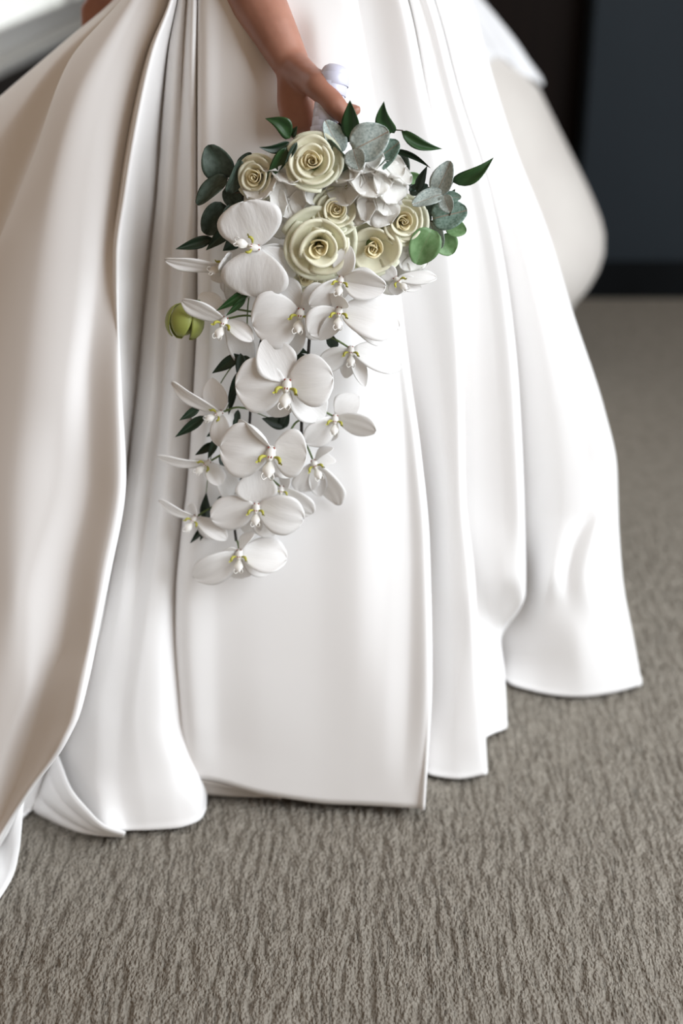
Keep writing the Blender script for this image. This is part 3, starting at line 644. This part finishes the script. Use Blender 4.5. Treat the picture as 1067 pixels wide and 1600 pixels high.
RM = {}
for li, (rk, h, n, sp, op, cu, mi) in enumerate(LAY):
    RM[li] = [rose_petal_mesh(rk, h, sp, op, cu, (M_rose_in, M_rose, M_rose_out)[mi], li*10+k) for k in range(2)]
V = []; nn_ = 90
for i in range(nn_):
    t = i/(nn_-1); a = t*5.2*PI; r = .02+.10*t
    for j in range(5):
        q = j/4; V.append((r*(.6+.4*q)*math.cos(a), r*(.6+.4*q)*math.sin(a), .35+(.62-.05*t+.02*math.sin(a*2))*q))
core = [(V, grid_faces(nn_, 5), 0), (*ellv((0, 0, .05), (.32, .32, .25)), 1)]
ROSEC = parts_mesh('rose_bloom', core, [M_rose_in, M_stem_g])
def basis(c, yaw, pitch, roll, s):
    y_, p_ = math.radians(yaw), math.radians(pitch)
    z = (TOCAM*math.cos(y_)*math.cos(p_) + RIGHT*math.sin(y_)*math.cos(p_) + UP*math.sin(p_)).normalized()
    x = UP.cross(z).normalized(); y = z.cross(x); r = math.radians(roll)
    x, y = x*math.cos(r)+y*math.sin(r), y*math.cos(r)-x*math.sin(r)
    return Matrix(((x.x*s, y.x*s, z.x*s, c.x), (x.y*s, y.y*s, z.y*s, c.y), (x.z*s, y.z*s, z.z*s, c.z), (0, 0, 0, 1)))
def rose(cx, cy, Y, R, yaw, pitch, roll, layers=6, flat=1.0, skip=(), ecc=(0, 0)):
    s = R*mpp(cx, cy, Y); M = basis(P(cx, cy, Y), yaw, pitch, roll, s/0.98) @ Matrix.Translation((0, 0, -.75)) @ Matrix.Diagonal((1, 1, flat, 1))
    o = obj('rose_bloom', ROSEC, bouquet, M); rr = random.Random(cx); cx_, cy_ = ecc
    for li in range(layers):
        if li in skip: continue
        rk, h, n, sp, op, cu, mi = LAY[li]; a0 = rr.random()*360
        for k in range(n):
            A = Matrix.Translation((cx_*(1-li/5), cy_*(1-li/5), 0)) @ Matrix.Rotation(math.radians(a0+360*k/n+rr.uniform(-14, 14)), 4, 'Z'); sc = rr.uniform(.92, 1.08)
            tilt = Matrix.Rotation(math.radians(rr.uniform(-5, 6)+(4 if li > 3 else 0)), 4, 'Y')
            q = obj('petal', RM[li][k % 2], o, M @ A @ tilt @ Matrix.Diagonal((sc, sc, sc, 1))); solid(q, .007)
    return o
rose(488, 252, 1.462, 43, -4, -2, 20)
rose(398, 277, 1.474, 34, -22, -14, 70)
rose(525, 328, 1.464, 34, 0, -4, 120)
rose(499, 386, 1.452, 54, 4, -22, 200, skip=(2,))
rose(582, 388, 1.462, 44, -4, -24, 10, skip=(3,))
rose(630, 346, 1.468, 37, 8, -14, 80)
rose(478, 432, 1.480, 36, -5, -50, 80)

# ---- hydrangea
def floret_mesh(seed):
    rr = random.Random(seed); blobs = []
    for k in range(4):
        a = math.radians(90*k+rr.uniform(-8, 8)); V = []; n = 9; sc = rr.uniform(.9, 1.08); tl = rr.uniform(-.1, .35); ph = rr.random()*6
        for i in range(n):
            t = i/(n-1)
            for j in range(n):
                s = -1+2*j/(n-1); w = .72*max(.08, math.sin(min(1, t/.6)*PI/2)*(1-max(0, (t-.6)/.4)**2.2)**.5 if t < 1 else .12)
                x = t*sc*(1-.08*s*s); y = s*w; z = .10*k % 2*.1+tl*t*t+.12*s*s*t+.05*math.sin(4*s+ph)*t+.03*k
                V.append((x*math.cos(a)-y*math.sin(a), x*math.sin(a)+y*math.cos(a), z))
        blobs.append((V, grid_faces(n, n), 0))
    blobs.append((*ellv((0, 0, .07), (.09, .09, .07), 7, 5), 1))
    return parts_mesh('floret', blobs, [M_hyd, M_lip if seed % 2 else M_hyd])
FLO = [floret_mesh(k) for k in range(5)]
def hydrangea(cx, cy, Y, R, pts):
    c = P(cx, cy, Y); m1 = mpp(cx, cy, Y)
    bmh = bmesh.new(); bmesh.ops.create_icosphere(bmh, subdivisions=4, radius=R*m1*.72)
    for v in bmh.verts:
        n = v.co.normalized(); v.co *= 1 + .10*math.sin(n.x*14)*math.sin(n.y*13+1)*math.sin(n.z*15)
    me = D.meshes.new('hydrangea_head'); bmh.to_mesh(me); bmh.free(); me.materials.append(M_hyd)
    me.polygons.foreach_set('use_smooth', [True]*len(me.polygons))
    o = obj('hydrangea_head', me, bouquet, Matrix.Translation(c + Vector((0, .012, 0)))); rr = random.Random(cx)
    for k, (x, y, r) in enumerate(pts):
        r *= 1.28
        dx, dy = (x-cx)/R, (y-cy)/R; q = min(.98, dx*dx+dy*dy); zz = math.sqrt(1-q)*R*m1*.8
        p = P(x, y, Y) + TOCAM*(zz - .004)
        yaw = math.degrees(math.atan2(dx, .9)); pit = math.degrees(math.atan2(-dy, .9))
        f = obj('floret', FLO[k % 5], o, basis(p, yaw+rr.uniform(-8, 8), pit+rr.uniform(-8, 8), rr.uniform(0, 90), r*m1)); solid(f, .03)
hydrangea(443, 305, 1.492, 52, [(412,292,25),(430,262,22),(455,280,24),(425,322,24),(452,318,25),(440,345,24),(487,297,31),(470,330,20),(404,318,18),(478,270,20),(408,268,20)])
hydrangea(580, 300, 1.488, 56, [(548,272,26),(543,300,27),(572,262,24),(598,268,27),(605,296,28),(578,290,27),(560,326,27),(590,325,28),(618,280,20),(575,350,23),(602,318,20),(598,345,16),(528,268,18)])
hydrangea(632, 398, 1.500, 36, [(648,376,22),(640,402,24),(618,420,24),(650,352,20),(602,438,22),(655,392,17),(635,425,18)])

# ---- leaves
def wrus(t): return max(.02, math.sin(PI*min(1, t)**.8)**.9*(1-.25*t)) if t < 1 else .02
def weuc(t): return max(.06, (math.sin(PI*(0.03+.97*t)**.92)**.46)) if t < 1 else .06
RUS = [blade('leaf', wrus, lambda s, t, b=b: -.10*abs(s)*-1*math.sin(PI*t)+b*t*t, M, 14, 7) for b, M in ((.12, M_rus), (-.12, M_rus), (.12, M_rus_dark), (-.1, M_rus_dark))]
EUC = {k: blade('leaf', weuc, lambda s, t: .05*abs(s)+.10*s*s*math.sin(PI*t)-.10*t*t+.02*math.sin(7*t+3*s), M, 16, 11) for k, M in dict(p=M_euc_pale, m=M_euc, d=M_euc_dark, g=M_euc_green).items()}
def curved(me, bend):
    """copy of a blade bent sideways"""
    n = me.copy(); n.name = 'leaf'
    for v in n.vertices: v.co.x += bend*math.sin(PI*v.co.y)*1.0
    return n
RUSC = {k: [curved(m, b) for m in RUS] for k, b in (('l', -.35), ('r', .35))}
def sprig(name, stems, leaves, m, rad=.0011):
    blobs = []
    for st in stems:
        pts = smooth_path([P(*p) for p in st], 5); r = [rad*(1-.45*i/(len(pts)-1)) for i in range(len(pts))]; v, f = tube(pts, r, 6); blobs.append((v, f, 0))
    o = obj(name, parts_mesh(name, blobs, [m]), bouquet)
    for lf in leaves:
        bx_, by_, tx, ty, w, k, Y = lf[:7]; tw = lf[7] if len(lf) > 7 else 15; dY = lf[8] if len(lf) > 8 else -.006
        b = P(bx_, by_, Y); t = P(tx, ty, Y+dY)
        if name.startswith('euc'): me = EUC[k]
        else:
            base = RUS if len(k) == 1 else RUSC[k[1]]; me = base[{'g': 0, 'd': 2}[k[0]] + (int(tx) % 2)]
        q = obj('leaf', me, o, frame(b, t, tw, w*mpp(bx_, by_, Y))); solid(q, .014)
    return o
sprig('eucalyptus_sprig', [[(420,310,1.50),(385,300,1.50),(354,278,1.50)], [(385,300,1.50),(368,320,1.50),(350,328,1.495)], [(385,300,1.5),(362,298,1.49),(374,260,1.49)]],
 [(351,279,326,228,50,'d',1.497,10),(353,277,306,318,30,'d',1.490,-25),(357,300,377,252,26,'d',1.484,-30),(378,268,392,240,28,'d',1.505,0),(352,320,320,366,46,'d',1.498,10),(360,320,338,382,30,'d',1.486,35),(356,292,372,328,30,'d',1.500,0),(365,300,388,322,26,'d',1.503,0)], M_stem_r)
sprig('eucalyptus_sprig', [[(560,300,1.50),(556,262,1.48),(552,232,1.462)], [(556,262,1.48),(575,256,1.478)], [(545,275,1.49),(532,238,1.478)]],
 [(552,235,606,205,60,'p',1.462,10),(552,233,560,264,36,'p',1.452,-20),(578,258,622,222,44,'m',1.474,15),(532,238,510,189,36,'p',1.486,-20),(546,266,512,220,28,'m',1.476,30),(612,282,630,238,42,'d',1.498,0),(655,288,636,272,24,'g',1.492,0)], M_stem_r)
sprig('eucalyptus_sprig', [[(620,330,1.49),(660,306,1.475),(696,303,1.462)], [(640,330,1.49),(672,345,1.48),(690,350,1.478)], [(696,303,1.462),(706,318,1.468),(700,345,1.476)]],
 [(682,303,703,253,36,'p',1.462,12),(692,303,644,318,28,'p',1.458,-22),(694,305,702,332,26,'p',1.452,-20),(693,308,720,308,18,'m',1.458,10),(676,342,729,328,48,'m',1.476,10),(674,358,650,413,50,'g',1.470,8),(698,352,728,362,28,'g',1.486,5),(690,368,706,398,38,'g',1.490,5),(672,345,688,389,30,'p',1.480,-10),(655,330,690,322,24,'d',1.488,0),(660,340,668,352,26,'d',1.490,0),(640,300,668,290,18,'d',1.484,0)], M_stem_r)
sprig('ruscus_sprig', [[(480,262,1.50),(462,220,1.482),(452,212,1.478)], [(470,240,1.49),(452,228,1.475)]],
 [(453,216,415,187,30,'gr',1.476,10),(452,222,404,228,18,'dl',1.476,20),(448,230,417,283,24,'g',1.472,10),(456,214,466,196,13,'g',1.480,20),(464,222,444,256,11,'d',1.470,10)], M_stem_r)
sprig('ruscus_sprig', [[(575,262,1.50),(600,225,1.482),(612,205,1.478),(630,204,1.476)], [(555,260,1.50),(549,218,1.490)]],
 [(549,218,548,154,33,'g',1.486,10),(546,222,529,189,24,'d',1.495,15),(616,208,600,156,30,'gl',1.476,8),(627,205,691,232,22,'gr',1.474,5),(612,234,672,264,11,'dl',1.478,10)], M_stem_r)
sprig('ruscus_sprig', [[(620,320,1.50),(665,292,1.482),(690,312,1.478),(708,283,1.474)]],
 [(706,284,769,246,27,'gr',1.470,8),(652,300,670,258,18,'d',1.478,20),(648,290,640,300,16,'d',1.486,0),(700,312,712,294,12,'g',1.474,0)], M_stem_r)
sprig('ruscus_sprig', [[(410,400,1.50),(372,372,1.49),(330,374,1.482)]],
 [(332,372,274,388,21,'d',1.480,10),(368,346,322,390,26,'d',1.482,5),(374,372,348,392,24,'d',1.485,0)], M_stem_r)
sprig('ruscus_sprig', [[(430,430,1.49),(392,455,1.475),(385,520,1.47),(376,560,1.465),(366,610,1.458),(345,660,1.452),(332,700,1.448),(322,770,1.442),(318,828,1.436)], [(372,560,1.465),(350,590,1.46),(322,640,1.45)], [(366,610,1.458),(392,640,1.46),(445,662,1.455)]],
 [(394,450,338,484,18,'g',1.458,10),(384,464,352,492,13,'g',1.455,20),(398,455,421,480,14,'d',1.475),(438,535,482,554,20,'d',1.468),(452,560,480,556,18,'d',1.472),(524,545,512,512,20,'d',1.470),
  (374,554,331,584,21,'d',1.452,5),(376,552,372,596,20,'d',1.452,20),(378,556,398,580,16,'d',1.456),(374,580,354,628,15,'d',1.452),(366,598,356,646,13,'d',1.456),(395,640,376,612,12,'d',1.462),
  (312,636,280,656,15,'d',1.438,10),(320,650,274,682,18,'d',1.440,5),(372,640,364,676,13,'d',1.456),(450,664,408,652,24,'d',1.456),(440,668,454,636,20,'d',1.454,10),
  (333,692,305,712,15,'d',1.446),(338,684,324,716,15,'d',1.446),(343,668,322,682,13,'d',1.45),(345,708,352,742,15,'d',1.445),(362,735,398,746,12,'d',1.448),(322,812,321,772,20,'d',1.438),(345,775,338,795,10,'d',1.44),(348,788,362,776,10,'d',1.44),
  (318,822,297,850,11,'d',1.434),(321,818,313,846,10,'d',1.432)], M_stem_g, .0009)
def stem(name, path, m, r):
    p = smooth_path([P(*q) for q in path], 6); v, f = tube(p, [r]*len(p), 8); o = obj(name, mesh(name, v, f, m), bouquet); return o
stem('orchid_stem', [(500,400,1.50),(488,470,1.475),(481,560,1.462),(472,645,1.452),(471,690,1.448)], M_stem_b, .0018)
stem('orchid_stem', [(440,400,1.50),(415,500,1.475),(395,600,1.458),(390,660,1.452),(384,730,1.446),(366,772,1.440),(364,800,1.436),(369,845,1.428)], M_stem_b, .0016)
for a, b in (((415,500,1.475),(355,498,1.46)),((405,540,1.468),(449,596,1.436)),((488,470,1.475),(470,487,1.458)),((488,470,1.475),(530,484,1.444)),((484,520,1.467),(548,545,1.462)),((472,640,1.452),(524,652,1.452)),
             ((472,655,1.452),(450,680,1.43)),((471,688,1.448),(490,722,1.44)),((392,640,1.455),(346,645,1.444)),((388,700,1.448),(326,722,1.436)),((384,730,1.446),(440,762,1.434)),((366,770,1.44),(401,788,1.42)),((365,785,1.438),(306,808,1.43)),
             ((369,845,1.428),(374,862,1.408)),((440,400,1.50),(402,388,1.46)),((440,410,1.5),(356,418,1.474)),((500,400,1.5),(533,436,1.452)),((560,400,1.5),(618,436,1.47))):
    mid = ((a[0]+b[0])/2, (a[1]+b[1])/2-6, (a[2]+b[2])/2); stem('pedicel', [a, mid, b], M_stem_g, .0012)
# green bud hanging at the left
cb = P(289, 503, 1.47); m1 = mpp(289, 503, 1.47)
gb = obj('green_bud', parts_mesh('green_bud', [(*ellv((0, 0, 0), (17*m1, 22*m1, 17*m1)), 0)], [M_bud]), bouquet, oframe(cb, 8, 1.0, 0))
def bud_sepal():
    V = []
    for i in range(12):
        t = i/11
        for j in range(9):
            s = -1+2*j/8; th = PI*(.04+.80*t); a = s*.62*math.sin(PI*(.1+.82*t))**.6
            r = math.sin(th)**.8; V.append((29*m1*r*math.sin(a), -28*m1*math.cos(th)*1.02, 29*m1*r*math.cos(a)))
    return mesh('bud_sepal', V, grid_faces(12, 9), M_bud)
BS = bud_sepal()
for k in range(5):
    q = obj('bud_sepal', BS, gb, W[gb] @ Matrix.Rotation(math.radians(72*k+8), 4, 'Y') @ Matrix.Diagonal((1, 1, 1+.05*(k % 2), 1))); solid(q, .0008)
stem('pedicel', [(289,478,1.47),(310,470,1.472),(352,480,1.474),(412,490,1.476)], M_stem_g, .0012)

# ---- ribbon wrapped handle gripped in the hand
ha = P(527, 102, 1.530); hb = P(500, 222, 1.500); hc = P(520, 300, 1.50)
mp_ = mpp(527, 102, 1.53); R0 = 23.5*mp_
ax = (hb-ha).normalized(); pts = [ha + ax*(.004-.004)] ; rad = [R0*.35]
for d, r in ((.0012, .62), (.004, .84), (.008, .95), (.014, 1.0)): pts.append(ha+ax*d); rad.append(R0*r)
pts += [ha.lerp(hb, .4), ha.lerp(hb, .75), hb, hc]; rad += [R0*.95, R0*.78, R0*.74, R0*.85]
v, f = tube(pts, rad, 28); hd = obj('handle', mesh('handle', v, f, M_ribbon), bouquet); hd['label'] = 'white ribbon wrapped handle'
for k in range(7):
    t0 = .20+.115*k; c0 = ha.lerp(hb, t0); rr_ = R0*np.interp(t0, [0, .4, .75, 1], [1, .95, .78, .74])
    tl = (ax + RIGHT*(.10 if k % 2 else .17)).normalized(); a = tl.orthogonal().normalized(); b = tl.cross(a); V = []
    for i in range(33):
        th = 2*PI*i/32
        for j, (dd, ro) in enumerate(((-.0062, .0002), (-.0058, .0006), (.0058, .0004), (.0062, .0))):
            V.append(c0 + tl*dd + (a*math.cos(th)+b*math.sin(th))*(rr_*1.01+ro))
    obj('ribbon_band', mesh('ribbon_band', V, grid_faces(33, 4), M_ribbon), hd)
